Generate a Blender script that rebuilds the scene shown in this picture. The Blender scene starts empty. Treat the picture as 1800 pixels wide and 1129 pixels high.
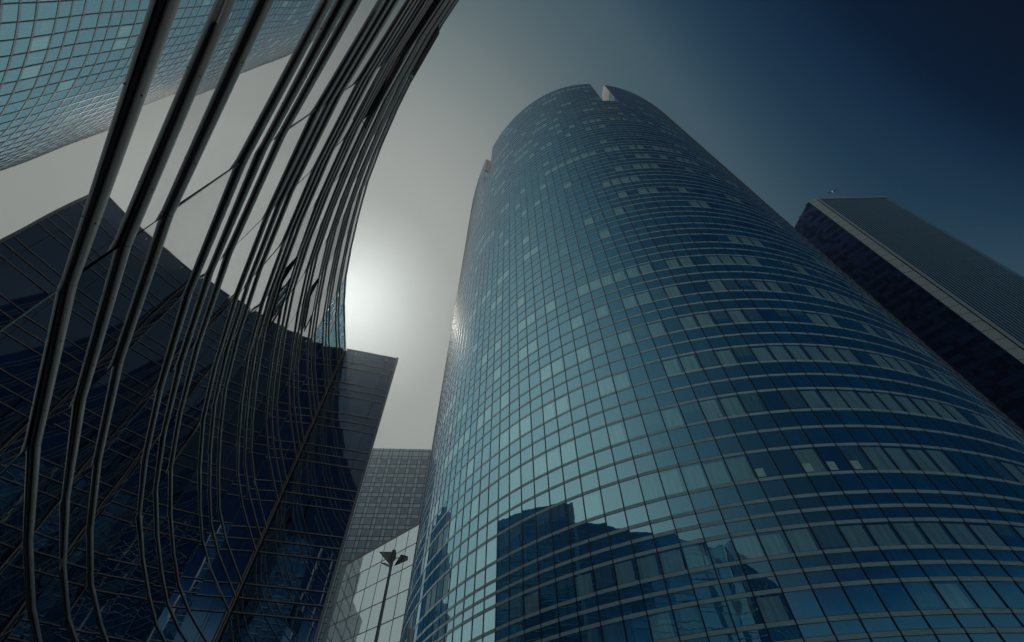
import bpy, bmesh, math, random
from mathutils import Vector, Matrix
R = math.radians
random.seed(7)
scene = bpy.context.scene
col = scene.collection

# ------------------------------------------------------------------ camera
cd = bpy.data.cameras.new('camera'); cam = bpy.data.objects.new('camera', cd); col.objects.link(cam)
scene.camera = cam
cd.sensor_fit = 'HORIZONTAL'; cd.sensor_width = 36.0; cd.lens = 790 / 1800 * 36
cd.clip_start = 0.05; cd.clip_end = 20000
EYE = 1.6
RT = Vector((0.99997, 0.0059, -0.0045)); UP = Vector((0.0074, -0.7935, 0.6086)); FW = Vector((0.0, 0.6086, 0.7935))
M = Matrix.Identity(4)
for i in range(3):
    M[i][0] = RT[i]; M[i][1] = UP[i]; M[i][2] = -FW[i]
M[2][3] = EYE
cam.matrix_world = M

# ------------------------------------------------------------------ sky, sun, exposure
SUN_EL, SUN_AZ = 50.9, -33.6            # azimuth from +Y towards +X
scene.view_settings.view_transform = 'Standard'; scene.view_settings.look = 'None'
scene.view_settings.exposure = -1.7; scene.view_settings.gamma = 1.0
scene.cycles.max_bounces = 12; scene.cycles.glossy_bounces = 8; scene.cycles.diffuse_bounces = 3
scene.cycles.sample_clamp_indirect = 4.0
scene.cycles.use_denoising = True

def lin(c):
    c /= 255.0
    return c / 12.92 if c <= .04045 else ((c + .055) / 1.055) ** 2.4

world = bpy.data.worlds.new('World'); scene.world = world; world.use_nodes = True
nt = world.node_tree; N = nt.nodes; Lk = nt.links
bg = N['Background']; bg.inputs[1].default_value = 0.1
sk = N.new('ShaderNodeTexSky'); sk.sky_type = 'NISHITA'; sk.sun_disc = False
sk.sun_elevation = R(SUN_EL); sk.sun_rotation = R(SUN_AZ)
sk.air_density = 1.0; sk.dust_density = 2.2; sk.ozone_density = 1.0
# the photograph's tone: the brightness of the sky runs from navy through teal to a warm grey
bw = N.new('ShaderNodeRGBToBW'); Lk.new(sk.outputs[0], bw.inputs[0])
mul = N.new('ShaderNodeMath'); mul.operation = 'MULTIPLY'; mul.inputs[1].default_value = 0.08
tcw = N.new('ShaderNodeTexCoord'); dot = N.new('ShaderNodeVectorMath'); dot.operation = 'DOT_PRODUCT'
dot.inputs[1].default_value = (0.75, -0.66, 0.0); Lk.new(tcw.outputs['Generated'], dot.inputs[0])
mr = N.new('ShaderNodeMapRange'); mr.interpolation_type = 'SMOOTHSTEP'; Lk.new(dot.outputs['Value'], mr.inputs['Value'])
mr.inputs['From Min'].default_value = .32; mr.inputs['From Max'].default_value = .85
mr.inputs['To Min'].default_value = 0.0; mr.inputs['To Max'].default_value = -1.0     # deeper blue to the right of the view, away from the sun
ad = N.new('ShaderNodeMath'); ad.operation = 'ADD'; Lk.new(bw.outputs[0], ad.inputs[0]); Lk.new(mr.outputs[0], ad.inputs[1])
Lk.new(ad.outputs[0], mul.inputs[0])
rp = N.new('ShaderNodeValToRGB'); Lk.new(mul.outputs[0], rp.inputs[0])
SKY = [(.120, (0, 13, 34)), (.147, (0, 18, 43)), (.158, (8, 37, 64)), (.177, (34, 62, 82)), (.196, (62, 85, 98)),
       (.247, (80, 99, 106)), (.314, (104, 117, 119)), (.45, (131, 138, 136)), (.70, (144, 148, 145)), (1.0, (142, 145, 142)), (1.25, (133, 136, 133))]
el = rp.color_ramp.elements; rp.color_ramp.interpolation = 'B_SPLINE'
while len(el) < len(SKY): el.new(0.5)
for e, (p, c) in zip(el, SKY):
    e.position = p / 1.25; e.color = (lin(c[0]) * 2, lin(c[1]) * 2, lin(c[2]) * 2, 1)
sc_ = N.new('ShaderNodeVectorMath'); sc_.operation = 'SCALE'
sc_.inputs[3].default_value = 10 / (2 * 2 ** scene.view_settings.exposure)
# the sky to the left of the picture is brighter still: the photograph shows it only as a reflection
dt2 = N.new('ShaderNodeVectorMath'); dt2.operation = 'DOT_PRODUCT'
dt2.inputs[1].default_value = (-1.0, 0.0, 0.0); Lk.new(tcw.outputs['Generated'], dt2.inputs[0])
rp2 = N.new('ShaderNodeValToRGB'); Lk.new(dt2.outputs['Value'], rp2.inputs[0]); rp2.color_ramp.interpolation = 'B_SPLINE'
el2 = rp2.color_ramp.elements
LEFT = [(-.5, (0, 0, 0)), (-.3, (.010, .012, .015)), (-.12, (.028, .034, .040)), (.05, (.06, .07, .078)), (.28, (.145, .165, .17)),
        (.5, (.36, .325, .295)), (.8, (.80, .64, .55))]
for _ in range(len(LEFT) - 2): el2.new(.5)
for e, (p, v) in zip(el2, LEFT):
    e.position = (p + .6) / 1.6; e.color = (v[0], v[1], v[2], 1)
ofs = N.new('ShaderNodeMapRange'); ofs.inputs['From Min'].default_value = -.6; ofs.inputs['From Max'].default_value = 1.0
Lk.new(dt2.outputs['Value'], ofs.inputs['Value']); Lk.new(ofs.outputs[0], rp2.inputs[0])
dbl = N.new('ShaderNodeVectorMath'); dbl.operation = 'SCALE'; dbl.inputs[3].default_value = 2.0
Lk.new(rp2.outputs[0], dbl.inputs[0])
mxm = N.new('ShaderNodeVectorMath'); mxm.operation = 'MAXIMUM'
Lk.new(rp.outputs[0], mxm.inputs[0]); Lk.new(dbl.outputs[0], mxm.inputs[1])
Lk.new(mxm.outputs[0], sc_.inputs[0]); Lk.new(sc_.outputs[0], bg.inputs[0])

sl = bpy.data.lights.new('sun', 'SUN'); sl.energy = 3.0; sl.angle = R(0.53); sl.color = (1.0, .93, .82)
so = bpy.data.objects.new('sun', sl); col.objects.link(so)
sd = Vector((math.sin(R(SUN_AZ)) * math.cos(R(SUN_EL)), math.cos(R(SUN_AZ)) * math.cos(R(SUN_EL)), math.sin(R(SUN_EL))))
so.rotation_euler = sd.to_track_quat('Z', 'Y').to_euler()
so.location = (0, 0, 400)

# ------------------------------------------------------------------ materials
def new_mat(name):
    m = bpy.data.materials.new(name); m.use_nodes = True
    n = m.node_tree.nodes; n.clear()
    out = n.new('ShaderNodeOutputMaterial')
    return m, n, m.node_tree.links, out

def plain(name, c, rough=.6, metal=0.0, spec=.5, var=.12, scale=3.0, streak=False):
    m, n, l, out = new_mat(name)
    p = n.new('ShaderNodeBsdfPrincipled'); l.new(p.outputs[0], out.inputs[0])
    p.inputs['Roughness'].default_value = rough; p.inputs['Metallic'].default_value = metal
    p.inputs['Specular IOR Level'].default_value = spec
    tc = n.new('ShaderNodeTexCoord'); mp = n.new('ShaderNodeMapping'); l.new(tc.outputs['Object'], mp.inputs[0])
    if streak: mp.inputs['Scale'].default_value = (1, 1, .12)
    nz = n.new('ShaderNodeTexNoise'); nz.inputs['Scale'].default_value = scale; nz.inputs['Detail'].default_value = 5
    l.new(mp.outputs[0], nz.inputs[0])
    r = n.new('ShaderNodeValToRGB'); l.new(nz.outputs[0], r.inputs[0])
    r.color_ramp.elements[0].position = .3; r.color_ramp.elements[1].position = .7
    r.color_ramp.elements[0].color = (*[x * (1 - var) for x in c], 1)
    r.color_ramp.elements[1].color = (*[min(1, x * (1 + var)) for x in c], 1)
    l.new(r.outputs[0], p.inputs['Base Color'])
    return m

def glass(name, base, ior, tint=(1, 1, 1), wav=.004, wscale=.7, streak=.25, rough=0.0, graze=(.35, .75)):
    """coated facade glass: a tinted body seen through a mirror coat, slightly warped like real panes"""
    m, n, l, out = new_mat(name)
    tc = n.new('ShaderNodeTexCoord')
    nz = n.new('ShaderNodeTexNoise'); nz.inputs['Scale'].default_value = wscale; nz.inputs['Detail'].default_value = 1.5
    l.new(tc.outputs['Object'], nz.inputs[0])
    bp = n.new('ShaderNodeBump'); bp.inputs['Strength'].default_value = 1.0; bp.inputs['Distance'].default_value = wav
    l.new(nz.outputs[0], bp.inputs['Height'])
    # faint dirt streaks running down the body colour
    mp = n.new('ShaderNodeMapping'); mp.inputs['Scale'].default_value = (2.2, 2.2, .18); l.new(tc.outputs['Object'], mp.inputs[0])
    n2 = n.new('ShaderNodeTexNoise'); n2.inputs['Scale'].default_value = 2.0; n2.inputs['Detail'].default_value = 4
    l.new(mp.outputs[0], n2.inputs[0])
    r = n.new('ShaderNodeValToRGB'); l.new(n2.outputs[0], r.inputs[0])
    r.color_ramp.elements[0].position = .3; r.color_ramp.elements[1].position = .75
    r.color_ramp.elements[0].color = (*[x * (1 - streak) for x in base], 1)
    r.color_ramp.elements[1].color = (*[x * (1 + streak) for x in base], 1)
    d = n.new('ShaderNodeBsdfDiffuse'); l.new(r.outputs[0], d.inputs[0])
    g = n.new('ShaderNodeBsdfGlossy'); g.inputs['Roughness'].default_value = rough
    lw = n.new('ShaderNodeLayerWeight'); lw.inputs[0].default_value = .5
    mg = n.new('ShaderNodeMapRange'); mg.inputs['From Min'].default_value = graze[0]; mg.inputs['From Max'].default_value = graze[1]
    l.new(lw.outputs['Facing'], mg.inputs['Value'])
    mc = n.new('ShaderNodeMix'); mc.data_type = 'RGBA'; mc.inputs[6].default_value = (*tint, 1); mc.inputs[7].default_value = (1, 1, 1, 1)
    l.new(mg.outputs[0], mc.inputs[0]); l.new(mc.outputs[2], g.inputs[0])
    f = n.new('ShaderNodeFresnel'); f.inputs[0].default_value = ior
    l.new(bp.outputs[0], g.inputs['Normal']); l.new(bp.outputs[0], f.inputs['Normal'])
    mx = n.new('ShaderNodeMixShader'); l.new(f.outputs[0], mx.inputs[0]); l.new(d.outputs[0], mx.inputs[1]); l.new(g.outputs[0], mx.inputs[2])
    l.new(mx.outputs[0], out.inputs[0])
    return m

MT = {}
TG = dict(ior=5.8, graze=(.72, .95), tint=(.36, .82, 1.0), wav=.0055, wscale=.75)
MT['t_clear'] = glass('tower_glass_clear', (.010, .20, .46), **TG)
MT['t_dark'] = glass('tower_glass_dark', (.006, .13, .38), **TG)
MT['t_blind'] = glass('tower_glass_blind', (.30, .66, .78), **TG)
MT['t_half'] = glass('tower_glass_half_blind', (.09, .30, .48), **TG)
MT['t_span'] = glass('tower_spandrel_glass', (.008, .17, .42), **TG)
MT['t_span2'] = glass('tower_spandrel_glass_pale', (.012, .21, .47), **TG)
MT['light_patch'] = plain('pale_light_patch', (.40, .72, .76), .6)
MT['band'] = plain('silver_band', (.36, .58, .65), .6, .0, spec=.15, var=.10, scale=1.2)
MT['mullion'] = plain('dark_mullion', (.006, .009, .03), .4)
MT['core'] = plain('tower_core', (.004, .02, .06), .8)
MT['clad'] = plain('pale_cladding', (.62, .62, .60), .5)
MT['deck'] = plain('roof_deck', (.3, .3, .3), .8)
MT['w_glass2'] = glass('flank_wall_glass', (.004, .016, .055), ior=2.4, graze=(2, 3), tint=(.5, .75, 1.0), wav=.004, wscale=.6)
LW = dict(ior=7.5, graze=(2, 3), tint=(.55, .78, 1.0), wav=.0035, wscale=.55)
MT['w_glass'] = glass('wall_glass', (.008, .02, .06), **LW)
LG = dict(ior=30.0, tint=(.95, 1.0, .98), wav=.0035, wscale=.55)
MT['l_glass'] = glass('mirror_glass', (.008, .02, .06), **LG)
MT['l_glass2'] = glass('mirror_glass_grey', (.012, .026, .055), ior=16, tint=(.86, .94, .95), wav=.004, wscale=.5)
MT['l_clear'] = glass('mirror_glass_clear', (.012, .035, .05), ior=10, tint=(.88, .97, .98), wav=.003, wscale=.5)
MT['open_pane'] = glass('open_pane', (.05, .14, .16), ior=1.7, wav=.002)
MT['rail'] = plain('brushed_steel', (.95, .79, .68), .28, .55, var=.06, scale=2)
MT['joint'] = plain('dark_joint_and_reflection', (.008, .008, .012), .6)
MT['frame'] = plain('window_frame_aluminium', (.40, .42, .41), .4, .3)
MT['frame_dark'] = plain('dark_window_frame', (.03, .03, .04), .45)
MT['post'] = plain('pale_corner_metal', (.62, .58, .55), .45, .3)
MT['body'] = plain('building_body', (.02, .025, .04), .8)
MT['coping'] = plain('metal_coping', (.36, .34, .34), .45, .3)
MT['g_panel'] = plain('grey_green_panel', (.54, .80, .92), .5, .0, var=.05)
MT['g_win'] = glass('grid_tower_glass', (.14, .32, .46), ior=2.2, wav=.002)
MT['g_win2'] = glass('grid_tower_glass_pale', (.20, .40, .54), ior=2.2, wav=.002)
MT['g_line'] = plain('grid_tower_profile', (.05, .085, .12), .5)
MT['low_a'] = glass('low_building_glass', (.16, .28, .34), ior=5, graze=(2, 3), tint=(.56, .87, 1), wav=.0035, wscale=.4)
MT['low_b'] = glass('low_building_glass_pale', (.24, .38, .44), ior=5, graze=(2, 3), tint=(.58, .88, 1), wav=.003, wscale=.4)
MT['low_line'] = plain('dark_seam', (.02, .04, .075), .5)
MT['s_glass'] = glass('slab_glass', (.0015, .008, .045), ior=1.2, tint=(.2, .45, 1), graze=(2, 3), wav=.002)
MT['s_glass2'] = glass('slab_glass_pale', (.002, .018, .075), ior=1.2, tint=(.2, .45, 1), graze=(2, 3), wav=.002)  # slightly lighter panes, scattered at random
MT['s_glass3'] = glass('slab_glass_dark', (.001, .004, .026), ior=1.15, tint=(.2, .45, 1), graze=(2, 3), wav=.002)
MT['s_line'] = plain('slab_profile', (.002, .003, .01), .6)
MT['s_face'] = glass('slab_ribbed_glass', (.003, .016, .06), ior=1.3, wav=.002)
MT['s_rib'] = plain('slab_rib_metal', (.13, .31, .45), .5, .0)
MT['s_panel'] = plain('slab_edge_panel', (.34, .48, .53), .6, var=.05)
MT['s_joint'] = plain('slab_edge_seam', (.10, .11, .11), .6)
MT['mast'] = plain('mast_steel', (.04, .06, .08), .5, .3)
MT['lamp_pole'] = plain('lamp_pole_steel', (.48, .42, .38), .4, .4)
MT['lamp_dark'] = plain('lamp_wing_dark', (.012, .014, .02), .35)
MT['lamp_mirror'] = plain('lamp_wing_reflector', (.80, .66, .52), .3, .4, var=.3, scale=9)
MT['lamp_white'] = plain('lamp_white', (.88, .90, .86), .5)
MT['plaza'] = plain('plaza_stone', (.42, .50, .55), .7, var=.2, scale=.4)
MT['far'] = glass('far_tower_glass', (.05, .16, .22), ior=2.2, wav=.004)
MT['far_line'] = plain('far_tower_profile', (.03, .06, .09), .6)

# ------------------------------------------------------------------ helpers
class MB:
    """gathers faces and links them as ONE mesh object"""
    def __init__(s): s.v = []; s.f = []; s.m = []
    def face(s, pts, mi=0):
        b = len(s.v); s.v += [tuple(p) for p in pts]; s.f.append(tuple(range(b, b + len(pts)))); s.m.append(mi)
    def hexa(s, p, mi=0):     # p[0..3] bottom loop, p[4..7] top loop
        b = len(s.v); s.v += [tuple(q) for q in p]
        for f in ((3, 2, 1, 0), (4, 5, 6, 7), (0, 1, 5, 4), (1, 2, 6, 5), (2, 3, 7, 6), (3, 0, 4, 7)):
            s.f.append(tuple(b + i for i in f)); s.m.append(mi)
    def box(s, a, b, mi=0):
        x0, y0, z0 = a; x1, y1, z1 = b
        s.hexa([(x0, y0, z0), (x1, y0, z0), (x1, y1, z0), (x0, y1, z0), (x0, y0, z1), (x1, y0, z1), (x1, y1, z1), (x0, y1, z1)], mi)
    def bar(s, a, b, n, w, d, mi=0):
        """a box from a to b, w wide across, from the plane out to d along the normal n"""
        a = Vector(a); b = Vector(b); n = Vector(n).normalized(); t = (b - a).normalized(); c = t.cross(n).normalized() * (w / 2)
        s.hexa([a - c, a + c, a + c + n * d, a - c + n * d, b - c, b + c, b + c + n * d, b - c + n * d], mi)
    def tube(s, pts, r, seg=10, mi=0, r2=None, cap=True, dirs=None):
        pts = [Vector(p) for p in pts]; b = len(s.v); k = len(pts)
        for i, p in enumerate(pts):
            t = (pts[min(i + 1, k - 1)] - pts[max(i - 1, 0)]).normalized() if dirs is None else dirs[i]
            u = t.cross(Vector((0, 0, 1)))
            u = Vector((1, 0, 0)) if u.length < 1e-4 else u.normalized()
            w = u.cross(t).normalized()
            rr = r if r2 is None else r + (r2 - r) * i / (k - 1)
            for j in range(seg):
                a = 2 * math.pi * j / seg
                s.v.append(tuple(p + u * math.cos(a) * rr + w * math.sin(a) * rr))
        for i in range(k - 1):
            for j in range(seg):
                s.f.append((b + i * seg + j, b + i * seg + (j + 1) % seg, b + (i + 1) * seg + (j + 1) % seg, b + (i + 1) * seg + j)); s.m.append(mi)
        if cap:
            s.f.append(tuple(b + j for j in range(seg))[::-1]); s.m.append(mi)
            s.f.append(tuple(b + (k - 1) * seg + j for j in range(seg))); s.m.append(mi)
    def build(s, name, mats, parent=None, smooth=False):
        me = bpy.data.meshes.new(name); me.from_pydata(s.v, [], s.f)
        if not isinstance(mats, (list, tuple)): mats = [mats]
        for m in mats: me.materials.append(m)
        me.polygons.foreach_set('material_index', s.m)
        if smooth: me.polygons.foreach_set('use_smooth', [True] * len(me.polygons))
        me.update()
        o = bpy.data.objects.new(name, me); col.objects.link(o)
        if parent is not None: o.parent = parent; o.matrix_parent_inverse = parent.matrix_world.inverted()
        return o

def thing(name, label, cat, loc=(0, 0, 0), group=None):
    o = bpy.data.objects.new(name, None); col.objects.link(o)
    o.matrix_world = Matrix.Translation(loc); o.empty_display_size = 1
    o['label'] = label; o['category'] = cat
    if group: o['group'] = group
    return o

MI = M.inverted()
def project(p):
    c = MI @ Vector(p)
    if c.z > -.05: return None
    return (900 + 790 * c.x / -c.z, 564.5 - 790 * c.y / -c.z)
def shown(quad):
    """area of a quad in the picture (0 if wholly outside the frame)"""
    q = [project(p) for p in quad]
    if any(a is None for a in q): return 0.0
    if max(a[0] for a in q) < 0 or min(a[0] for a in q) > 1800 or max(a[1] for a in q) < 0 or min(a[1] for a in q) > 1129: return 0.0
    q = [(min(1800, max(0, x)), min(1129, max(0, y))) for x, y in q]
    a = 0
    for i in range(len(q)): a += q[i - 1][0] * q[i][1] - q[i][0] * q[i - 1][1]
    return abs(a) / 2

def split(items, name, mats, parent, limit=100, score=None):
    """items: (MB, quad); the largest in the picture become parts of their own, the rest one part"""
    order = sorted(range(len(items)), key=lambda i: -shown(items[i][1]))
    objs = {}
    rest = MB()
    for k, i in enumerate(order):
        mb, quad = items[i]
        if k < limit and shown(quad) > 0:
            objs[i] = mb.build(name, mats, parent)
        else:
            b = len(rest.v); rest.v += mb.v; rest.f += [tuple(b + j for j in f) for f in mb.f]; rest.m += mb.m
    if rest.f:
        o = rest.build(name, mats, parent); o['kind'] = 'stuff'
    return objs

def tilted(quad, amt):
    """a pane set a hair out of true, as panes are"""
    c = sum((Vector(p) for p in quad), Vector()) / 4
    n = (Vector(quad[1]) - Vector(quad[0])).cross(Vector(quad[3]) - Vector(quad[0])).normalized()
    a, b = random.gauss(0, amt), random.gauss(0, amt)
    e1 = (Vector(quad[1]) - Vector(quad[0])).normalized(); e2 = n.cross(e1)
    return [Vector(p) + n * (a * (Vector(p) - c).dot(e1) + b * (Vector(p) - c).dot(e2)) for p in quad]

# ------------------------------------------------------------------ setting
g = MB(); g.face([(-3000, -3000, 0), (3000, -3000, 0), (3000, 3000, 0), (-3000, 3000, 0)])
o = g.build('ground', plain('city_ground', (.16, .16, .16), .8, scale=.05, var=.3)); o['kind'] = 'structure'
g = MB(); g.face([(-70, -60, .004), (110, -60, .004), (110, 120, .004), (-70, 120, .004)])
o = g.build('plaza', MT['plaza']); o['kind'] = 'structure'

# ------------------------------------------------------------------ the round tower
ECX, ECY, EA, EB, ETH = 39.666, 115.114, 54.770, 88.653, -.2541
def ell(a, off=0.0):
    c, s = math.cos(ETH), math.sin(ETH)
    u, v = EA * math.cos(a), EB * math.sin(a)
    nu, nv = math.cos(a) / EA, math.sin(a) / EB
    L = math.hypot(nu, nv); u += off * nu / L; v += off * nv / L
    return Vector((ECX + u * c - v * s, ECY + u * s + v * c, 0))
def step(a, ds):
    n = 24
    for _ in range(n):
        L = math.hypot(EA * math.sin(a), EB * math.cos(a)); a += ds / n / L
    return a
BAY = 1.66
cols = [R(-80.9)]                                    # a mullion at the left side of the roof notch
while math.degrees(cols[-1]) < -52: cols.append(step(cols[-1], BAY))
k0 = 0
while math.degrees(cols[0]) > -144: cols.insert(0, step(cols[0], -BAY)); k0 += 1
rows = []                                            # (z0, z1, kind) above the eye
z = 13.49
for d, kind in ((.93, 's'), (.95, 's'), (1.70, 'w'), (.92, 's'), (.92, 's'), (1.7, 'w'), (.92, 's'), (.92, 's'), (1.7, 'w'), (3.0, 's')):
    rows.append((z - d, z, kind)); z -= d
z = 13.49
for d, kind in ((1.75, 'w'), (.98, 's'), (1.04, 's'), (1.55, 's')):
    rows.append((z, z + d, kind)); z += d
ROOF = 160.0
while z < ROOF - 1.5:
    for d, kind in ((2.36, 'w'), (1.73, 's'), (1.73, 's')):
        rows.append((z, z + d, kind)); z += d
rows.sort()
ROOF = rows[-1][1]
NOTCHZ = min((r[0] for r in rows), key=lambda q: abs(q - 139.5))
notch1 = range(k0, k0 + 3)
lc = min(range(len(cols)), key=lambda i: abs(math.degrees(cols[i]) + 120.9))
notch2 = range(lc - 3, lc)
def in_notch(ci, z0): return z0 >= NOTCHZ - .01 and (ci in notch1 or ci in notch2)

tower = thing('office_tower', 'tall round blue glass tower with silver floor bands and notched crown', 'tower', (ECX, ECY, 0))
HB = .15                                             # half a band
wins, spans = [], []
rnd = random.Random(21)
lit_rows = {}
for (z0, z1, kind) in rows:
    dens = rnd.choice([.12, .3, .45, .6]) * (.6 if z0 > 50 else 1)
    prev = False
    for ci in range(len(cols) - 1):
        if in_notch(ci, z0): prev = False; continue
        p, q = ell(cols[ci]), ell(cols[ci + 1])
        t = (q - p).normalized() * .035
        p = p + t; q = q - t
        zz = Vector((0, 0, 1))
        quad = [p + zz * (EYE + z0 + HB), q + zz * (EYE + z0 + HB), q + zz * (EYE + z1 - HB), p + zz * (EYE + z1 - HB)]
        mb = MB()
        quad = tilted(quad, .0022)
        if kind == 'w':
            pr = dens + (.3 if prev else 0)
            x = rnd.random()
            prev = x < pr
            if z0 < 14 and rnd.random() < .25: prev = True
            mi = rnd.choice([2, 2, 2, 3]) if prev else rnd.choice([0, 0, 1, 3] if z0 < 45 else [0, 0, 1])
            if mi >= 2:                                  # the blind hangs a little inside the pane
                u, v = rnd.uniform(.84, .95), rnd.uniform(.88, .96)
                if mi == 3 and rnd.random() < .4: v = rnd.uniform(.3, .8)
                def sub(a, b): return quad[0] + (quad[1] - quad[0]) * a + (quad[3] - quad[0]) * b
                lo = 1 - v if mi == 3 else 0.0
                mb.face([sub(.02, lo), sub(u, lo), sub(u, lo + v if lo == 0 else 1), sub(.02, lo + v if lo == 0 else 1)], mi)
                mb.face([sub(u, 0), sub(1, 0), sub(1, 1), sub(u, 1)], 1)
                mb.face([sub(0, 0), sub(.02, 0), sub(.02, 1), sub(0, 1)], 1)
                if lo == 0: mb.face([sub(.02, v), sub(u, v), sub(u, 1), sub(.02, 1)], 1)
                else: mb.face([sub(.02, 0), sub(u, 0), sub(u, lo), sub(.02, lo)], 0)
            else: mb.face(quad, mi)
            wins.append((mb, quad, ci, z0))
        else:
            mi = rnd.choice([0, 0, 1]); mb.face(quad, mi); spans.append((mb, quad))
WM = [MT['t_clear'], MT['t_dark'], MT['t_blind'], MT['t_half']]
wobj = split([(w[0], w[1]) for w in wins], 'window', WM, tower, 100)
split(spans, 'spandrel_panel', [MT['t_span'], MT['t_span2']], tower, 100)
# pale quads painting reflections and lights onto four windows in one storey
def nearest_win(px):
    best = min(wobj, key=lambda i: math.dist(project(sum((Vector(v) for v in wins[i][1]), Vector()) / 4), px))
    return best
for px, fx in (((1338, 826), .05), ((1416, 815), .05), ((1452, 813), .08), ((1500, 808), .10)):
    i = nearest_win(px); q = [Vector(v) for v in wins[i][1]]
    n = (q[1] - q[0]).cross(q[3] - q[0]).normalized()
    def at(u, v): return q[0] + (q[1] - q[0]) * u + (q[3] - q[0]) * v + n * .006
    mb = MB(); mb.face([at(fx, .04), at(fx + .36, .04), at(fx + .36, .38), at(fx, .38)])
    mb.build('painted_light_patch', MT['light_patch'], wobj[i])
# silver bands
edges = sorted({round(r[0], 3) for r in rows} | {round(rows[-1][1], 3)})
def arc_runs(zb):
    runs = []; cur = []
    for ci in range(len(cols) - 1):
        if zb > NOTCHZ + .2 and (ci in notch1 or ci in notch2):
            if cur: runs.append(cur); cur = []
            continue
        if not cur: cur = [ci]
        cur.append(ci + 1)
    if cur: runs.append(cur)
    return runs
for zb in edges:
    h = HB - .03
    for run in arc_runs(zb):
        mb = MB()
        for a, b in zip(run, run[1:]):
            p0, p1 = ell(cols[a], -.05), ell(cols[b], -.05); q0, q1 = ell(cols[a], .035), ell(cols[b], .035)
            z0, z1 = EYE + zb - h, EYE + zb + h
            mb.hexa([(p0.x, p0.y, z0), (p1.x, p1.y, z0), (q1.x, q1.y, z0), (q0.x, q0.y, z0),
                     (p0.x, p0.y, z1), (p1.x, p1.y, z1), (q1.x, q1.y, z1), (q0.x, q0.y, z1)])
        mb.build('floor_band' if zb <= NOTCHZ + .2 else 'crown_band', MT['band'], tower)
# mullions
zlo = rows[0][0]
for i, a in enumerate(cols):
    inner = (i - 1 in notch1 and i in notch1) or (i - 1 in notch2 and i in notch2)
    top = NOTCHZ if inner else ROOF
    p = ell(a, -.03); n = (ell(a, 1) - ell(a, 0)).normalized()
    mb = MB(); mb.bar((p.x, p.y, EYE + zlo), (p.x, p.y, EYE + top), n, .085, .075)
    mb.build('mullion', MT['mullion'], tower)
# dark core behind the glass, roof deck, crown back, notch cheeks
mb = MB(); ring = [ell(2 * math.pi * i / 200, -.30) for i in range(200)]
for i in range(200):
    p, q = ring[i], ring[(i + 1) % 200]
    mb.face([(p.x, p.y, 0), (q.x, q.y, 0), (q.x, q.y, EYE + NOTCHZ - .2), (p.x, p.y, EYE + NOTCHZ - .2)])
mb.face([(p.x, p.y, EYE + NOTCHZ - .2) for p in ring], 1)
mb.build('core', [MT['core'], MT['deck']], tower)
mb = MB()
for ci in range(len(cols) - 1):
    if ci in notch1 or ci in notch2: continue
    p, q = ell(cols[ci], -.28), ell(cols[ci + 1], -.28); p2, q2 = ell(cols[ci], -.6), ell(cols[ci + 1], -.6)
    z0, z1 = EYE + NOTCHZ - .2, EYE + ROOF - .05
    mb.hexa([(p.x, p.y, z0), (q.x, q.y, z0), (q2.x, q2.y, z0), (p2.x, p2.y, z0), (p.x, p.y, z1), (q.x, q.y, z1), (q2.x, q2.y, z1), (p2.x, p2.y, z1)])
mb.build('crown_back', MT['core'], tower)
for ci, side in ((notch1.start, 1), (notch1.stop, -1), (notch2.start, 1), (notch2.stop, -1)):
    a = cols[ci]; p = ell(a, -.04); n = (ell(a, 1) - ell(a, 0)).normalized(); t = Vector((-n.y, n.x, 0)) * (.02 if side > 0 else -.02)
    t0 = (ell(cols[notch1.stop]) - ell(cols[notch1.start]))
    z0, z1 = EYE + NOTCHZ, EYE + ROOF
    b0, b1 = p - n * 12, p - n * 2.5
    mb = MB()
    mb.hexa([(p.x, p.y, z0), (b0.x, b0.y, z0), (b0.x + t.x * 10, b0.y + t.y * 10, z0), (p.x + t.x * 10, p.y + t.y * 10, z0),
             (p.x, p.y, z1), (b1.x, b1.y, z1), (b1.x + t.x * 10, b1.y + t.y * 10, z1), (p.x + t.x * 10, p.y + t.y * 10, z1)])
    th_ = t.normalized()
    off = t * 10 + th_ * .02
    zc_ = z0 + (z1 - z0) * .58
    A, B, C_ = p + off, b0 + off, p + off
    tri = [Vector((A.x, A.y, z0 + .1)), Vector((B.x, B.y, z0 + .1)), Vector((A.x, A.y, zc_))]
    mb.face(tri if side > 0 else tri[::-1], 2)
    for k in range(1, 9):                                # upright ribs on the dark glass triangle painting in the wall's shadow
        f = k / 9; q = A.lerp(B, f)
        mb.bar((q.x, q.y, z0 + .1), (q.x, q.y, z0 + .1 + (zc_ - z0 - .1) * (1 - f)), th_, .22, .05, 1)
    mb.bar((A.x, A.y, zc_), (B.x, B.y, z0 + .1), th_, .25, .06, 0)
    mb.build('notch_cheek', [MT['clad'], MT['band'], MT['t_dark']], tower)

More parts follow.
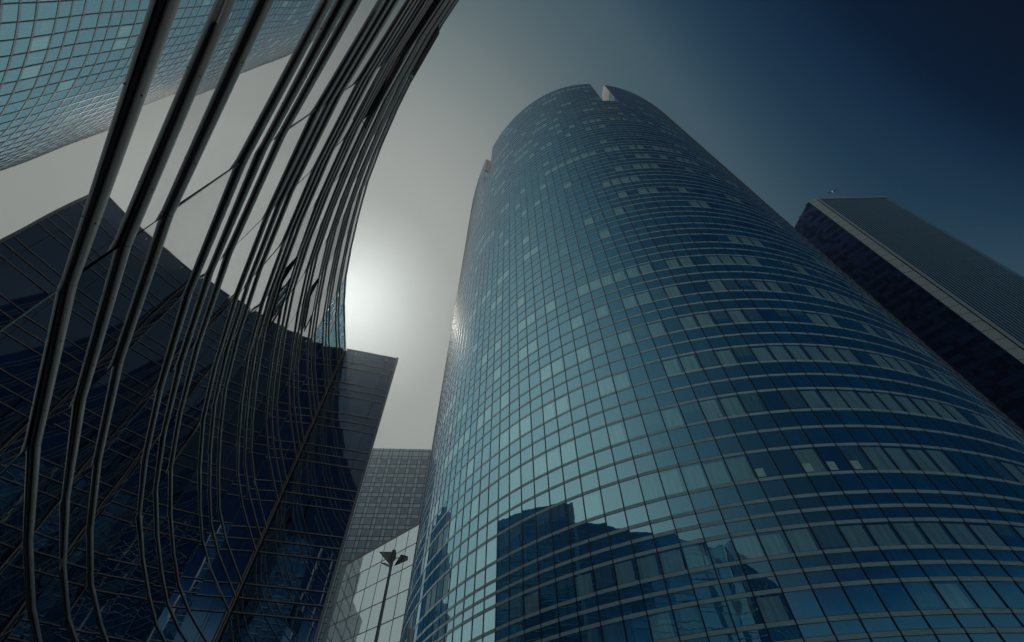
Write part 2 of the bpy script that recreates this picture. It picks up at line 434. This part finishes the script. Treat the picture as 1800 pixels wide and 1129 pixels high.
# ------------------------------------------------------------------ the curved glass building beside the camera
S = .88
LD = 30.8
K = [(-17.25, 30.5), (-15.8, 23.75), (-14.53, 20.1), (-13.25, 16.95), (-11.58, 13.3), (-9.95, 10.4), (-8.2, 7.62), (-6.35, 4.95),
     (-4.33, 2.38), (-2.30, .13), (-.2, -1.95), (1.9, -3.9), (4.0, -5.7)]
K = [Vector((x * S, y * S, 0)) for x, y in K]
def catmull(P, n=40):
    out = []
    for i in range(len(P) - 1):
        p0 = P[max(i - 1, 0)]; p1 = P[i]; p2 = P[i + 1]; p3 = P[min(i + 2, len(P) - 1)]
        for j in range(n):
            t = j / n
            out.append(.5 * ((2 * p1) + (p2 - p0) * t + (2 * p0 - 5 * p1 + 4 * p2 - p3) * t * t + (3 * p1 - p0 - 3 * p2 + p3) * t ** 3))
    out.append(P[-1]); return out
def resample(dense, anchor, mod):
    L = [0]
    for a, b in zip(dense, dense[1:]): L.append(L[-1] + (b - a).length)
    ia = min(range(len(dense)), key=lambda i: (dense[i] - anchor).length); la = L[ia]
    pos = [la + mod * k for k in range(-60, 60) if .6 < la + mod * k < L[-1] - .6]
    pos = [0] + pos + [L[-1]]
    out = []
    for p in pos:
        i = min(range(len(L) - 1), key=lambda i: 0 if L[i] <= p <= L[i + 1] else 1 + min(abs(L[i] - p), abs(L[i + 1] - p)))
        f = 0 if L[i + 1] == L[i] else (p - L[i]) / (L[i + 1] - L[i])
        out.append(dense[i].lerp(dense[i + 1], max(0, min(1, f))))
    return out
curve = resample(catmull(K), K[8], 2.80)              # the rails' line, with a kink at every pane joint
ROOF_T = 1.006
rail_t = []
for k in range(-4, 7):
    for j in (.314, .337, .360):
        t = j + .1032 * k
        if -.04 < t < .97: rail_t.append(t)
rail_t.sort()
rail_z = [EYE + LD * t for t in rail_t]
ROOF_Z = EYE + LD * ROOF_T
lb = thing('curved_office_building', 'concave glass office building wrapped in rows of steel tubes, close on the left', 'building', (-14, 10, 0))

def offset_line(P, d):
    """shift a polyline sideways (mitred); positive d is towards the courtyard"""
    out = []
    for i, p in enumerate(P):
        def nrm(a, b):
            t = (b - a).normalized(); return Vector((-t.y, t.x, 0))
        if i == 0: n = nrm(P[0], P[1]); k = 1
        elif i == len(P) - 1: n = nrm(P[-2], P[-1]); k = 1
        else:
            n1, n2 = nrm(P[i - 1], P[i]), nrm(P[i], P[i + 1]); n = (n1 + n2).normalized(); k = 1 / max(.3, n.dot(n1))
        out.append(p + n * d * k)
    return out

RAILR = .029
def make_rail(P, z, ends=(0, 0)):
    mb = MB(); P = [Vector((p.x, p.y, z)) for p in P]
    k = len(P)
    def dirat(i):
        a = (P[i] - P[i - 1]).normalized() if i > 0 else None
        b = (P[i + 1] - P[i]).normalized() if i < k - 1 else None
        return a, b
    for i in range(k - 1):
        t = (P[i + 1] - P[i]).normalized()
        gap = .004
        a = P[i] + t * (gap if i > 0 else 0); b = P[i + 1] - t * (gap if i < k - 2 else 0)
        mb.tube([a, b], RAILR, 14, 0)
    for i in range(1, k - 1):
        t = (P[i + 1] - P[i - 1]).normalized()
        mb.tube([P[i] - t * .012, P[i] + t * .012], RAILR * .97, 14, 1)
    # added dark strip painting the tube's dark reflection, thin fin, little fixing screws
    for i in range(k - 1):
        t = (P[i + 1] - P[i]).normalized(); n = Vector((-t.y, t.x, 0))
        zo = Vector((0, 0, -.028))
        mb.bar(P[i] - n * (GAP - .001) + zo + t * .006, P[i + 1] - n * (GAP - .001) + zo - t * .006, n, .095, .006, 1)
        mb.bar(P[i] - n * (GAP - .0065) + t * .006, P[i + 1] - n * (GAP - .0065) - t * .006, n, .02, .012, 1)
        for f in (.28, .72):
            p = P[i].lerp(P[i + 1], f)
            c = p + n * RAILR * .55 - Vector((0, 0, RAILR * .85))
            mb.tube([c, c - Vector((0, 0, .006)) + n * .004], .006, 6, 1)
    return mb

GAP = .034
all_wins, all_spans, front_rails, rear_rails = [], [], [], []
openset = {}
def run_facade(P, visible, tag):
    """glass panes and tubes along the polyline P (listed with the courtyard on its left)"""
    G = offset_line(P, -GAP)
    zs = [0.0] + [z for z in rail_z if z > .3] + [ROOF_Z]
    for i in range(len(P) - 1):
        for z0, z1 in zip(zs, zs[1:]):
            t = (G[i + 1] - G[i]).normalized() * .011
            p, q = G[i] + t, G[i + 1] - t
            quad = [Vector((p.x, p.y, z0 + .006)), Vector((q.x, q.y, z0 + .006)), Vector((q.x, q.y, z1 - .006)), Vector((p.x, p.y, z1 - .006))]
            quad = tilted(quad, .0030)
            # facing the courtyard: the normal must be on the left of the line
            quad = [quad[1], quad[0], quad[3], quad[2]]
            mb = MB()
            big = z1 - z0 > 1.2
            if big: all_wins.append((mb, quad, tag, i, z0)); mb.face(quad, 5 if tag == 'wall' else 7 if tag != 'curve' else 2 if random.random() < .12 else random.choice([0, 0, 1]))
            else: mb.face(quad, 5 if tag == 'wall' else 7 if tag != 'curve' else random.choice([0, 0, 1])); all_spans.append((mb, quad))
    for z in rail_z:
        (front_rails if visible else rear_rails).append(make_rail(P, z))
    return G

wallO1 = Vector((-10.66, 28.12, 0))
wall1 = [wallO1, wallO1.lerp(K[0], .20), wallO1.lerp(K[0], .79), K[0]]
# (the courtyard lies left of a line walked from the outer edge of the far wall, along the curve, to the near wall)
# walked that way the left hand side is +, so the lists run: O1 -> corner -> curve -> corner -> O2
wallO2 = Vector((7.2, -3.6, 0))
wall2 = [K[-1], K[-1].lerp(wallO2, .21), K[-1].lerp(wallO2, .80), wallO2]
O1b = Vector((-17.2, 44.5, 0)); O2b = Vector((9.6, -27, 0))
side1 = [O1b.lerp(wallO1, f) for f in (0, .2, .4, .6, .8, 1)]
side2 = [wallO2.lerp(O2b, f) for f in (0, .125, .25, .375, .5, .625, .75, .875, 1)]
wf = [wall1[0] + (wall1[-1] - wall1[0]).normalized() * .10] + wall1[1:-1] + [K[0] + (wall1[0] - K[0]).normalized() * .14]
gw = run_facade(wf, True, 'wall')
gc = run_facade(curve, True, 'curve')
gw2 = run_facade([K[-1] + (wallO2 - K[-1]).normalized() * .14] + wall2[1:-1] + [wallO2 + (K[-1] - wallO2).normalized() * .10], False, 'wall2')
run_facade(side1, False, 'side1'); run_facade(side2, False, 'side2')

# open awning windows on the curve: (azimuth, storey, opening angle)
OPEN = [(-54.7, 2, 7), (-65.6, 2, 6), (-60.5, 5, 9), (-42.8, 1, 2.5), (-37.15, 3, 3)]
def curve_index(az):
    for i in range(len(curve) - 1):
        m = (curve[i] + curve[i + 1]) / 2
    best = min(range(len(curve) - 1), key=lambda i: abs(math.degrees(math.atan2(((curve[i] + curve[i + 1]) / 2).x, ((curve[i] + curve[i + 1]) / 2).y)) - az))
    return best
for az, k, ang in OPEN:
    zt = EYE + LD * (.360 + .1032 * k)
    openset[(curve_index(az), round(zt, 2))] = ang
LM = [MT['l_glass'], MT['l_glass2'], MT['l_clear'], MT['frame'], MT['frame_dark'], MT['w_glass'], MT['open_pane'], MT['w_glass2']]

def window_frame(quad, w, d, mi, mb):
    c = sum((Vector(p) for p in quad), Vector()) / 4
    n = (Vector(quad[1]) - Vector(quad[0])).cross(Vector(quad[3]) - Vector(quad[0])).normalized()
    for i in range(4):
        a, b = Vector(quad[i]), Vector(quad[(i + 1) % 4])
        e = (c - (a + b) / 2); t = (b - a).normalized(); e = (e - t * e.dot(t)).normalized()
        cut = w if i % 2 else 0
        mb.bar(a + e * w / 2 + t * cut - n * .01, b + e * w / 2 - t * cut - n * .01, n, w, d, mi)

order = sorted(range(len(all_wins)), key=lambda i: -shown(all_wins[i][1]))
rest = MB(); made = 0
for i in order:
    mb, quad, tag, ci, z0 = all_wins[i]
    ang = openset.get((ci, round(z0, 2))) if tag == 'curve' else None
    if (ang or made < 92) and shown(quad) > 0:
        made += 1
        if ang:
            top = (Vector(quad[2]) + Vector(quad[3])) / 2; ax = (Vector(quad[3]) - Vector(quad[2])).normalized()
            n = (Vector(quad[1]) - Vector(quad[0])).cross(Vector(quad[3]) - Vector(quad[0])).normalized()
            rot = Matrix.Rotation(R(ang), 3, ax)
            if (rot @ Vector((0, 0, -1))).dot(n) < 0: rot = Matrix.Rotation(R(-ang), 3, ax)
            q2 = [top + n * .03 + rot @ (Vector(p) - top) for p in quad]
            pane = MB(); pane.face(q2, 6)
            w = pane.build('window', LM, lb); w['label'] = 'window standing open'
            f = MB(); n2 = rot @ n
            window_frame(q2, .05, .04, 4, f)
            back = [p - n2 * .02 for p in q2]; pane2 = MB()
            f.build('frame', LM, w)
            # the dark room behind the opening and two stay arms
            st = MB()
            for s_ in (0, 1):
                a = Vector(quad[s_]).lerp(Vector(quad[3 - s_]), .3); b = q2[s_].lerp(q2[3 - s_], .12)
                st.tube([a, b], .014, 6, 4)
            st.build('stay_arm', LM, w)
        else:
            w = mb.build('window', LM, lb)
            if tag == 'curve' and ci % 2 == 1 or tag == 'curve' and random.random() < .2:
                f = MB(); window_frame(quad, .022, .012, 3, f); f.build('frame', LM, w)
    else:
        b = len(rest.v); rest.v += mb.v; rest.f += [tuple(b + j for j in f) for f in mb.f]; rest.m += mb.m
o = rest.build('window', LM, lb); o['kind'] = 'stuff'
split(all_spans, 'glass_strip', LM, lb, 60)
front_rails = sorted(front_rails, key=lambda m: 0)
for mb in front_rails: mb.build('steel_tube', [MT['rail'], MT['joint']], lb, smooth=False)
rest = MB()
for mb in rear_rails:
    b = len(rest.v); rest.v += mb.v; rest.f += [tuple(b + j for j in f) for f in mb.f]; rest.m += mb.m
o = rest.build('steel_tube', [MT['rail'], MT['joint']], lb); o['kind'] = 'stuff'
# inner corner profile, outer corner posts, coping, body
for c, other in ((K[0], wallO1), (K[-1], wallO2)):
    mb = MB(); t = (other - c).normalized(); n = Vector((t.y, -t.x, 0))
    if n.dot(Vector((0, 0, 0)) - c) < 0: n = -n
    p = c + t * .0
    for k, (d, w) in enumerate(((.02, .07), (.11, .05))):
        q = p + t * d + n * (.02 - .04 * k)
        mb.bar((q.x, q.y, 0), (q.x, q.y, ROOF_Z - .1), n, w, .10, k)
    mb.build('corner_profile', [MT['rail'], MT['frame_dark']], lb)
for c, other in ((wallO1, K[0]), (wallO2, K[-1])):
    mb = MB(); t = (other - c).normalized(); n = Vector((t.y, -t.x, 0))
    if n.dot(Vector((0, 0, 0)) - c) < 0: n = -n
    q = c - n * .25
    mb.bar((q.x, q.y, 0), (q.x, q.y, ROOF_Z + .06), n, .17, .40)
    mb.build('corner_post', MT['post'], lb)
def coping(P, name='coping'):
    mb = MB(); A = offset_line(P, -GAP - .25); B = offset_line(P, -GAP + .06)
    for i in range(len(P) - 1):
        z0, z1 = ROOF_Z, ROOF_Z + .10
        mb.hexa([(A[i].x, A[i].y, z0), (A[i + 1].x, A[i + 1].y, z0), (B[i + 1].x, B[i + 1].y, z0), (B[i].x, B[i].y, z0),
                 (A[i].x, A[i].y, z1), (A[i + 1].x, A[i + 1].y, z1), (B[i + 1].x, B[i + 1].y, z1), (B[i].x, B[i].y, z1)])
    return mb.build(name, MT['coping'], lb)
coping(wf); coping(curve)
mb = MB()
body = offset_line(wf, -.45)[:-1] + offset_line(curve, -.45) + [wallO2 + Vector((-.5, -.7, 0))] + [O2b + Vector((-.5, 0, 0)), Vector((-14, -30, 0)), Vector((-34, -2, 0)), Vector((-34, 30, 0)), O1b + Vector((-.5, -.3, 0))]
for i in range(len(body)):
    p, q = body[i], body[(i + 1) % len(body)]
    mb.face([(p.x, p.y, .01), (q.x, q.y, .01), (q.x, q.y, ROOF_Z - .05), (p.x, p.y, ROOF_Z - .05)])
me = mb.build('building_body', MT['body'], lb)

# ------------------------------------------------------------------ the low glass building behind the lamp
def facade_box(P, Q, depth, z0, z1, name_mat, parent, name):
    """plain volume standing behind the face from P to Q"""
    t = (Q - P).normalized(); n = Vector((t.y, -t.x, 0))
    if n.dot(-P) < 0: n = -n
    b = -n * depth; i = -n * .25
    mb = MB()
    mb.hexa([(*(P + i).xy, z0), (*(Q + i).xy, z0), (*(Q + b).xy, z0), (*(P + b).xy, z0), (*(P + i).xy, z1), (*(Q + i).xy, z1), (*(Q + b).xy, z1), (*(P + b).xy, z1)])
    return mb.build(name, name_mat, parent), t, n

LP, LQ = Vector((-32.9, 89.9, 0)), Vector((-15.6, 73.75, 0))
low = thing('low_glass_building', 'low pale glass building with flat roof behind the street lamp', 'building', (LP + LQ) / 2)
LH = 40.0 + EYE
_, lt, ln = facade_box(LP, LQ, 14, 0, LH - .3, MT['body'], low, 'building_body')
LL = (LQ - LP).length
lz = [0] + [EYE + q for q in (3.2, 7.4, 11.8, 14.8, 17.9, 21.2, 24.4, 27.7, 31.2, 35.0)] + [LH]
lz = sorted([LH - d for d in (0, 3.3, 6.75, 10.35, 13.8, 17.2, 20.7, 24.1, 27.6, 31, 34.5, 38)] + [0])
mitems = []
ncol = 7
for i in range(ncol):
    for z0, z1 in zip(lz, lz[1:]):
        p = LP + lt * (LL * i / ncol + .05); q = LP + lt * (LL * (i + 1) / ncol - .05)
        quad = [Vector((p.x, p.y, z0 + .05)), Vector((q.x, q.y, z0 + .05)), Vector((q.x, q.y, z1 - .05)), Vector((p.x, p.y, z1 - .05))]
        quad = tilted(quad, .003); mb = MB(); mb.face(quad, random.choice([0, 0, 1])); mitems.append((mb, quad))
split(mitems, 'glass_panel', [MT['low_a'], MT['low_b']], low, 100)
# seams
for i in range(ncol + 1):
    p = LP + lt * (LL * i / ncol) - ln * .04
    mb = MB(); mb.bar((p.x, p.y, 0), (p.x, p.y, LH), ln, .11, .07); mb.build('vertical_seam', MT['low_line'], low)
for z in lz[1:-1]:
    p, q = LP - ln * .04, LQ - ln * .04
    mb = MB(); mb.bar((p.x, p.y, z), (q.x, q.y, z), ln, .14, .065); mb.build('horizontal_seam', MT['low_line'], low)
mb = MB(); p, q = LP - ln * .3, LQ - ln * .3
mb.bar((p.x, p.y, LH), (q.x, q.y, LH), ln, .36, .36); mb.build('roof_edge', MT['low_line'], low)
# its left flank
mb = MB(); back = LP - ln * 14
for z0, z1 in zip(lz, lz[1:]):
    for a, b in ((.02, .33), (.34, .66), (.67, .98)):
        p, q = LP.lerp(back, a), LP.lerp(back, b)
        quad = tilted([Vector((p.x, p.y, z0 + .05)), Vector((q.x, q.y, z0 + .05)), Vector((q.x, q.y, z1 - .05)), Vector((p.x, p.y, z1 - .05))], .004)
        mb.face([v - lt * .02 for v in quad][::-1])
mb.build('flank_glass', MT['low_a'], low)

# ------------------------------------------------------------------ the gridded tower behind it
GD = 126.0
GR = Vector((math.sin(R(-12.36)) * GD, math.cos(R(-12.36)) * GD, 0)); GH = GD * .7265 + EYE
GLn = Vector((-52.0, 122.0, 0))
gt = thing('grid_tower', 'pale tower with a square grid of blue windows, far behind the low glass building', 'tower', (GR + GLn) / 2)
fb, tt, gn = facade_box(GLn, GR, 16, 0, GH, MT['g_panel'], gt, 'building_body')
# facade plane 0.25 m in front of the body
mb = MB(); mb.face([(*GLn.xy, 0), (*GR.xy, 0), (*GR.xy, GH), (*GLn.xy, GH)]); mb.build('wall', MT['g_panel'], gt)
PIT, WW = 3.22, 2.12
GLEN = (GR - GLn).length
gw_items = []; vlines = []; hl = []
x = GLEN - .35
while x > PIT:
    a, b = x - WW, x
    vlines += [a, b]
    x -= PIT
zt = GH - 1.35
first = True
rowsg = []
hl.append(GH - .95); hl.append(GH - 2.9)
z = GH - 3.9
while z > 6:
    rowsg.append((z - 2.05, z)); z -= 3.3
for (z0, z1) in rowsg:
    x = GLEN - .35
    while x > PIT:
        p, q = GLn + tt * (x - WW) + gn * .02, GLn + tt * x + gn * .02
        quad = tilted([Vector((p.x, p.y, z0)), Vector((q.x, q.y, z0)), Vector((q.x, q.y, z1)), Vector((p.x, p.y, z1))], .002)
        quad = [v + gn * .015 for v in quad]
        mb = MB(); mb.face(quad, 0 if random.random() < .8 else 1)
        n = gn; c = sum(quad, Vector()) / 4
        # inner sash line
        window_frame([c + (v - c) * .80 for v in quad], .07, .03, 2, mb)
        gw_items.append((mb, quad)); x -= PIT
split(gw_items, 'window', [MT['g_win'], MT['g_win2'], MT['g_panel']], gt, 100)
for xx in vlines:
    p = GLn + tt * xx
    mb = MB(); mb.bar((p.x, p.y, 0), (p.x, p.y, GH), gn, .15, .10); mb.build('vertical_profile', MT['g_line'], gt)
for zz in hl + [v for r_ in rowsg for v in r_]:
    p, q = GLn, GR
    mb = MB(); mb.bar((p.x, p.y, zz), (q.x, q.y, zz), gn, .15, .095); mb.build('horizontal_profile', MT['g_line'], gt)
mp_ = GR - tt * 1.2 - gn * 3
ms = thing('roof_mast', 'thin mast on the roof of the pale gridded tower', 'mast', (mp_.x, mp_.y, GH))
mb = MB(); mb.tube([(mp_.x, mp_.y, GH), (mp_.x, mp_.y, GH + 2.4)], .07, 8, 0, .03); mb.build('pole', MT['mast'], ms)
mb = MB(); mb.box((mp_.x - .25, mp_.y - .25, GH), (mp_.x + .25, mp_.y + .25, GH + .25)); mb.build('base', MT['mast'], ms)

# stepped tower beyond the left, seen only in the round tower's glass
st = thing('stepped_tower', 'stepped teal glass tower mirrored in the left edge of the round tower', 'tower', (-68, 104, 0))
for (x0, x1, h) in ((-64, -57, 70), (-72, -64, 62), (-84, -72, 50)):
    mb = MB(); mb.box((x0, 96, 0), (x1, 116, h), 0)
    for k in range(1, int(h / 3.4)):
        mb.box((x0 - .06, 95.94, k * 3.4), (x1 - .003, 95.99, k * 3.4 + .35), 1)
    for k in range(int((x1 - x0) / 1.6) + 1):
        mb.box((x0 + k * 1.6, 95.9, 0), (x0 + k * 1.6 + .15, 95.93, h), 1)
    mb.build('tower_block', [MT['far'], MT['far_line']], st)

# ------------------------------------------------------------------ the dark slab tower on the right
SH = 165.0 + EYE
def azpt(az, r): return Vector((math.sin(R(az)) * r, math.cos(R(az)) * r, 0))
SC = azpt(59.62, 135.5)                               # ridge between strip and ribbed face
SE = azpt(64.58, 158.6)                               # right end of ribbed face
SD = azpt(58.72, 133.6)                               # edge between strip and dark face
sdir = Vector((math.sin(R(-40.7)), math.cos(R(-40.7)), 0))
SF = SD + sdir * 34
sg = thing('slab_tower', 'dark slab tower with pale edge strip and ribbed side, right of the round tower', 'tower', (SC + SE) / 2)
slope = .74
def roof_at(p): return SH - slope * max(0, (p - SD).dot(sdir))
def outn(p, q, ref):
    t = (q - p).normalized(); n = Vector((t.y, -t.x, 0))
    return n if n.dot(ref - p) > 0 else -n
O0 = Vector((0, 0, 0))
n_r = outn(SC, SE, O0); n_d = outn(SD, SF, O0); n_s = outn(SD, SC, O0)
mb = MB()
inn = Vector((1.5, 2.5, 0)).normalized() * .3
b0 = [SE + inn, SC + inn, SD + inn, SF + inn, SF + Vector((30, 20, 0)), SE + Vector((5, 30, 0))]
hh = [SH - .4, SH - .4, SH - .4, roof_at(SF) - .4, roof_at(SF) - 3, SH - 8]
for i in range(6):
    p, q = b0[i], b0[(i + 1) % 6]
    mb.face([(*p.xy, 0), (*q.xy, 0), (*q.xy, hh[(i + 1) % 6]), (*p.xy, hh[i])])
mb.face([(*p.xy, h) for p, h in zip(b0, hh)])
mb.build('building_body', MT['s_line'], sg)
# ribbed face
mb = MB(); mb.face([(*SC.xy, 0), (*SE.xy, 0), (*SE.xy, SH), (*SC.xy, SH)]); mb.build('ribbed_wall', MT['s_face'], sg)
LR = (SE - SC).length; tr = (SE - SC).normalized(); NR = 25
for i in range(NR):
    x = 1.55 + (LR - 1.9) * i / (NR - 1); p = SC + tr * x
    mb = MB(); mb.bar((p.x, p.y, 0), (p.x, p.y, SH - .9), n_r, .50, .09); mb.build('rib', MT['s_rib'], sg)
# storey lines between ribs
mb = MB()
for k in range(1, 48):
    zz = SH - 1.5 - k * 3.4
    p, q = SC + tr * 1.5, SE
    mb.bar((p.x, p.y, zz), (q.x, q.y, zz), n_r, .25, .03)
mb.build('storey_line', MT['s_line'], sg)
mb = MB()
p, q = SC + tr * .35, SE + tr * .3
mb.bar((p.x, p.y, SH - .35), (q.x, q.y, SH - .35), n_r, 1.2, .40, 0)
mb.build('roof_edge', MT['s_panel'], sg)
mb = MB(); p = SE + tr * .15; mb.bar((p.x, p.y, 0), (p.x, p.y, SH - .96), n_r, .35, .33); mb.build('edge_trim', MT['s_rib'], sg)
# pale strip: broad facet with seams, and the thin facet beside it
mb = MB(); p, q = SD, SC - n_s * 0
mb.face([(*SD.xy, 0), (*SC.xy, 0), (*SC.xy, SH + .1), (*SD.xy, SH + .1)])
zz = SH - 2.0
while zz > 20:
    mb.bar((*(SD + (SC - SD) * .0 - n_s * .02).xy, zz), (*(SC - n_s * .02).xy, zz), n_s, .16, .035, 1); zz -= 3.4
mb.build('edge_strip', [MT['s_panel'], MT['s_joint']], sg)
mb = MB(); p, q = SC, SC + tr * 1.15
mb.face([(*p.xy, 0), (*q.xy, 0), (*q.xy, SH + .05), (*p.xy, SH + .05)])
for v in range(len(mb.v)): mb.v[v] = (mb.v[v][0] + n_r.x * .30, mb.v[v][1] + n_r.y * .30, mb.v[v][2])
mb.build('edge_return', MT['s_panel'], sg)
# dark face: its own windows
td = (SF - SD).normalized(); CW, CH = 1.55, 1.7
sw = []
rr = random.Random(5)
for i in range(int(34 / CW)):
    for k in range(int((SH - 30) / CH)):
        z1 = roof_at(SD + td * i * CW) - 1.0 - k * CH + (slope * i * CW)    # rows stay level
        z1 = SH - 1.0 - k * CH
        if z1 > roof_at(SD + td * (i + .6) * CW): continue
        p, q = SD + td * (i * CW + .09), SD + td * ((i + 1) * CW - .04)
        quad = [Vector((p.x, p.y, z1 - CH + .04)), Vector((q.x, q.y, z1 - CH + .04)), Vector((q.x, q.y, z1 - .04)), Vector((p.x, p.y, z1 - .04))]
        mb = MB(); band = k % 2
        mb.face(quad, rr.choice([2, 2, 0]) if band else rr.choice([0, 0, 1, 1, 2]))
        sw.append((mb, quad))
split(sw, 'window', [MT['s_glass'], MT['s_glass2'], MT['s_glass3']], sg, 100)
# mast with a cross bar on its roof
mp_ = azpt(61.75, 149.0)
sm = thing('roof_antenna', 'small dark antenna with a cross bar on the slab tower roof', 'antenna', (mp_.x, mp_.y, SH))
mb = MB(); mb.tube([(mp_.x, mp_.y, SH - 3), (mp_.x, mp_.y, SH + 12.6)], .22, 8, 0, .15); mb.build('pole', MT['mast'], sm)
e = Vector((math.cos(R(20)), -math.sin(R(20)), 0))
mb = MB(); a = Vector((mp_.x, mp_.y, SH + 12.4))
mb.tube([a - e * 1.9, a - e * .2 - Vector((0, 0, .25)), a + e * 1.9 + Vector((0, 0, .3))], .16, 6); mb.build('cross_bar', MT['mast'], sm)
mb = MB(); mb.box((a.x - .6, a.y - .5, a.z - 1.1), (a.x - .1, a.y, a.z - .5)); mb.build('lamp_head', MT['lamp_white'], sm)

# ------------------------------------------------------------------ street lamp with folded mirror wings
lr = 14.85
lp = azpt(-14.72, lr); LT = EYE + .431 * lr
lamp = thing('street_lamp', 'tall steel street lamp with folded dark mirror wings in front of the low glass building', 'street lamp', (lp.x, lp.y, 0))
mb = MB(); mb.tube([(lp.x, lp.y, .25), (lp.x, lp.y, LT)], .078, 16, 0, .040); mb.build('pole', MT['lamp_pole'], lamp, smooth=False)
mb = MB(); mb.tube([(lp.x, lp.y, 0), (lp.x, lp.y, .25)], .12, 16, 0, .10); mb.build('base', MT['lamp_pole'], lamp)
mb = MB(); mb.tube([(lp.x, lp.y, LT), (lp.x, lp.y, LT + .42)], .045, 14, 0); mb.tube([(lp.x, lp.y, LT + .42), (lp.x, lp.y, LT + .47)], .062, 14, 0)
mb.build('hub', MT['lamp_pole'], lamp)
top = Vector((lp.x, lp.y, LT))
right = Vector((RT.x, RT.y, 0)).normalized(); away = Vector((0, 1, 0))
def wing(pts, mirror=0, label=None):
    """a folded plate: two triangles meeting along the edge 0-2, dark outside and mirror inside, with real thickness"""
    P = [top + right * a + away * b + Vector((0, 0, c)) for a, b, c in pts]
    mb = MB(); th = .012
    for tri, mi in (((0, 1, 2), mirror), ((0, 2, 3), 1 - mirror)):
        A = [P[i] for i in tri]; n = (A[1] - A[0]).cross(A[2] - A[0]).normalized()
        if n.dot(-top + Vector((0, 0, EYE))) < 0: n = -n
        b = len(mb.v); mb.v += [tuple(p) for p in A] + [tuple(p - n * th) for p in A]
        for f, m_ in (((0, 1, 2), mi), ((5, 4, 3), 0), ((0, 1, 4, 3), 0), ((1, 2, 5, 4), 0), ((2, 0, 3, 5), 0)):
            mb.f.append(tuple(b + i for i in f)); mb.m.append(m_)
    # thin rim along the free edges
    for i in range(4):
        mb.tube([P[i], P[(i + 1) % 4]], .009, 6, 2 if i in (1,) and mirror else 0)
    return mb.build('wing', [MT['lamp_dark'], MT['lamp_mirror'], MT['lamp_white']], lamp)
wing([(-.035, -.02, .03), (-.41, -.16, .35), (.035, .12, .47), (.02, .30, .34)], 1)
wing([(-.04, .03, -.03), (-.34, .10, .13), (-.26, .22, .18), (-.08, .26, .12)], 0)
wing([(.11, -.02, .0), (.505, -.12, .12), (.445, .10, .32), (.18, .26, .46)], 1)
mb = MB()
for d in (Vector((.43, .09, .31)), Vector((-.20, -.06, .24)), Vector((.03, .28, .33))):
    mb.tube([top + Vector((0, 0, .22)), top + right * d.x + away * d.y + Vector((0, 0, d.z))], .018, 8, 0, .008)
mb.build('arm', MT['lamp_pole'], lamp)

# slim white light column at the foot of the round tower
wp = azpt(-11.28, 12.0); WT = EYE + .322 * 12
wl = thing('light_column', 'slim white rounded light column at the foot of the round tower', 'light column', (wp.x, wp.y, 0))
mb = MB(); mb.tube([(wp.x, wp.y, 0), (wp.x, wp.y, WT - .35)], .05, 16); mb.build('pole', MT['lamp_pole'], wl)
mb = MB(); mb.tube([(wp.x, wp.y, WT - .35), (wp.x, wp.y, WT - .02), (wp.x, wp.y, WT)], .062, 16, 0); mb.build('lamp_shade', MT['lamp_white'], wl)

# ------------------------------------------------------------------ the hazy air, bright towards the sun
HAZE = 0.0007
if HAZE:
    hz = MB(); hz.box((-260, -160, -1), (260, 330, 185))
    m, n, l, out = new_mat('haze')
    v = n.new('ShaderNodeVolumePrincipled'); v.inputs['Color'].default_value = (.80, .92, 1.0, 1)
    v.inputs['Density'].default_value = HAZE; v.inputs['Anisotropy'].default_value = .85
    l.new(v.outputs[0], out.inputs['Volume'])
    o = hz.build('haze', m); o['kind'] = 'stuff'; o['label'] = 'pale sunlit haze filling the air between the towers'; o['category'] = 'haze'
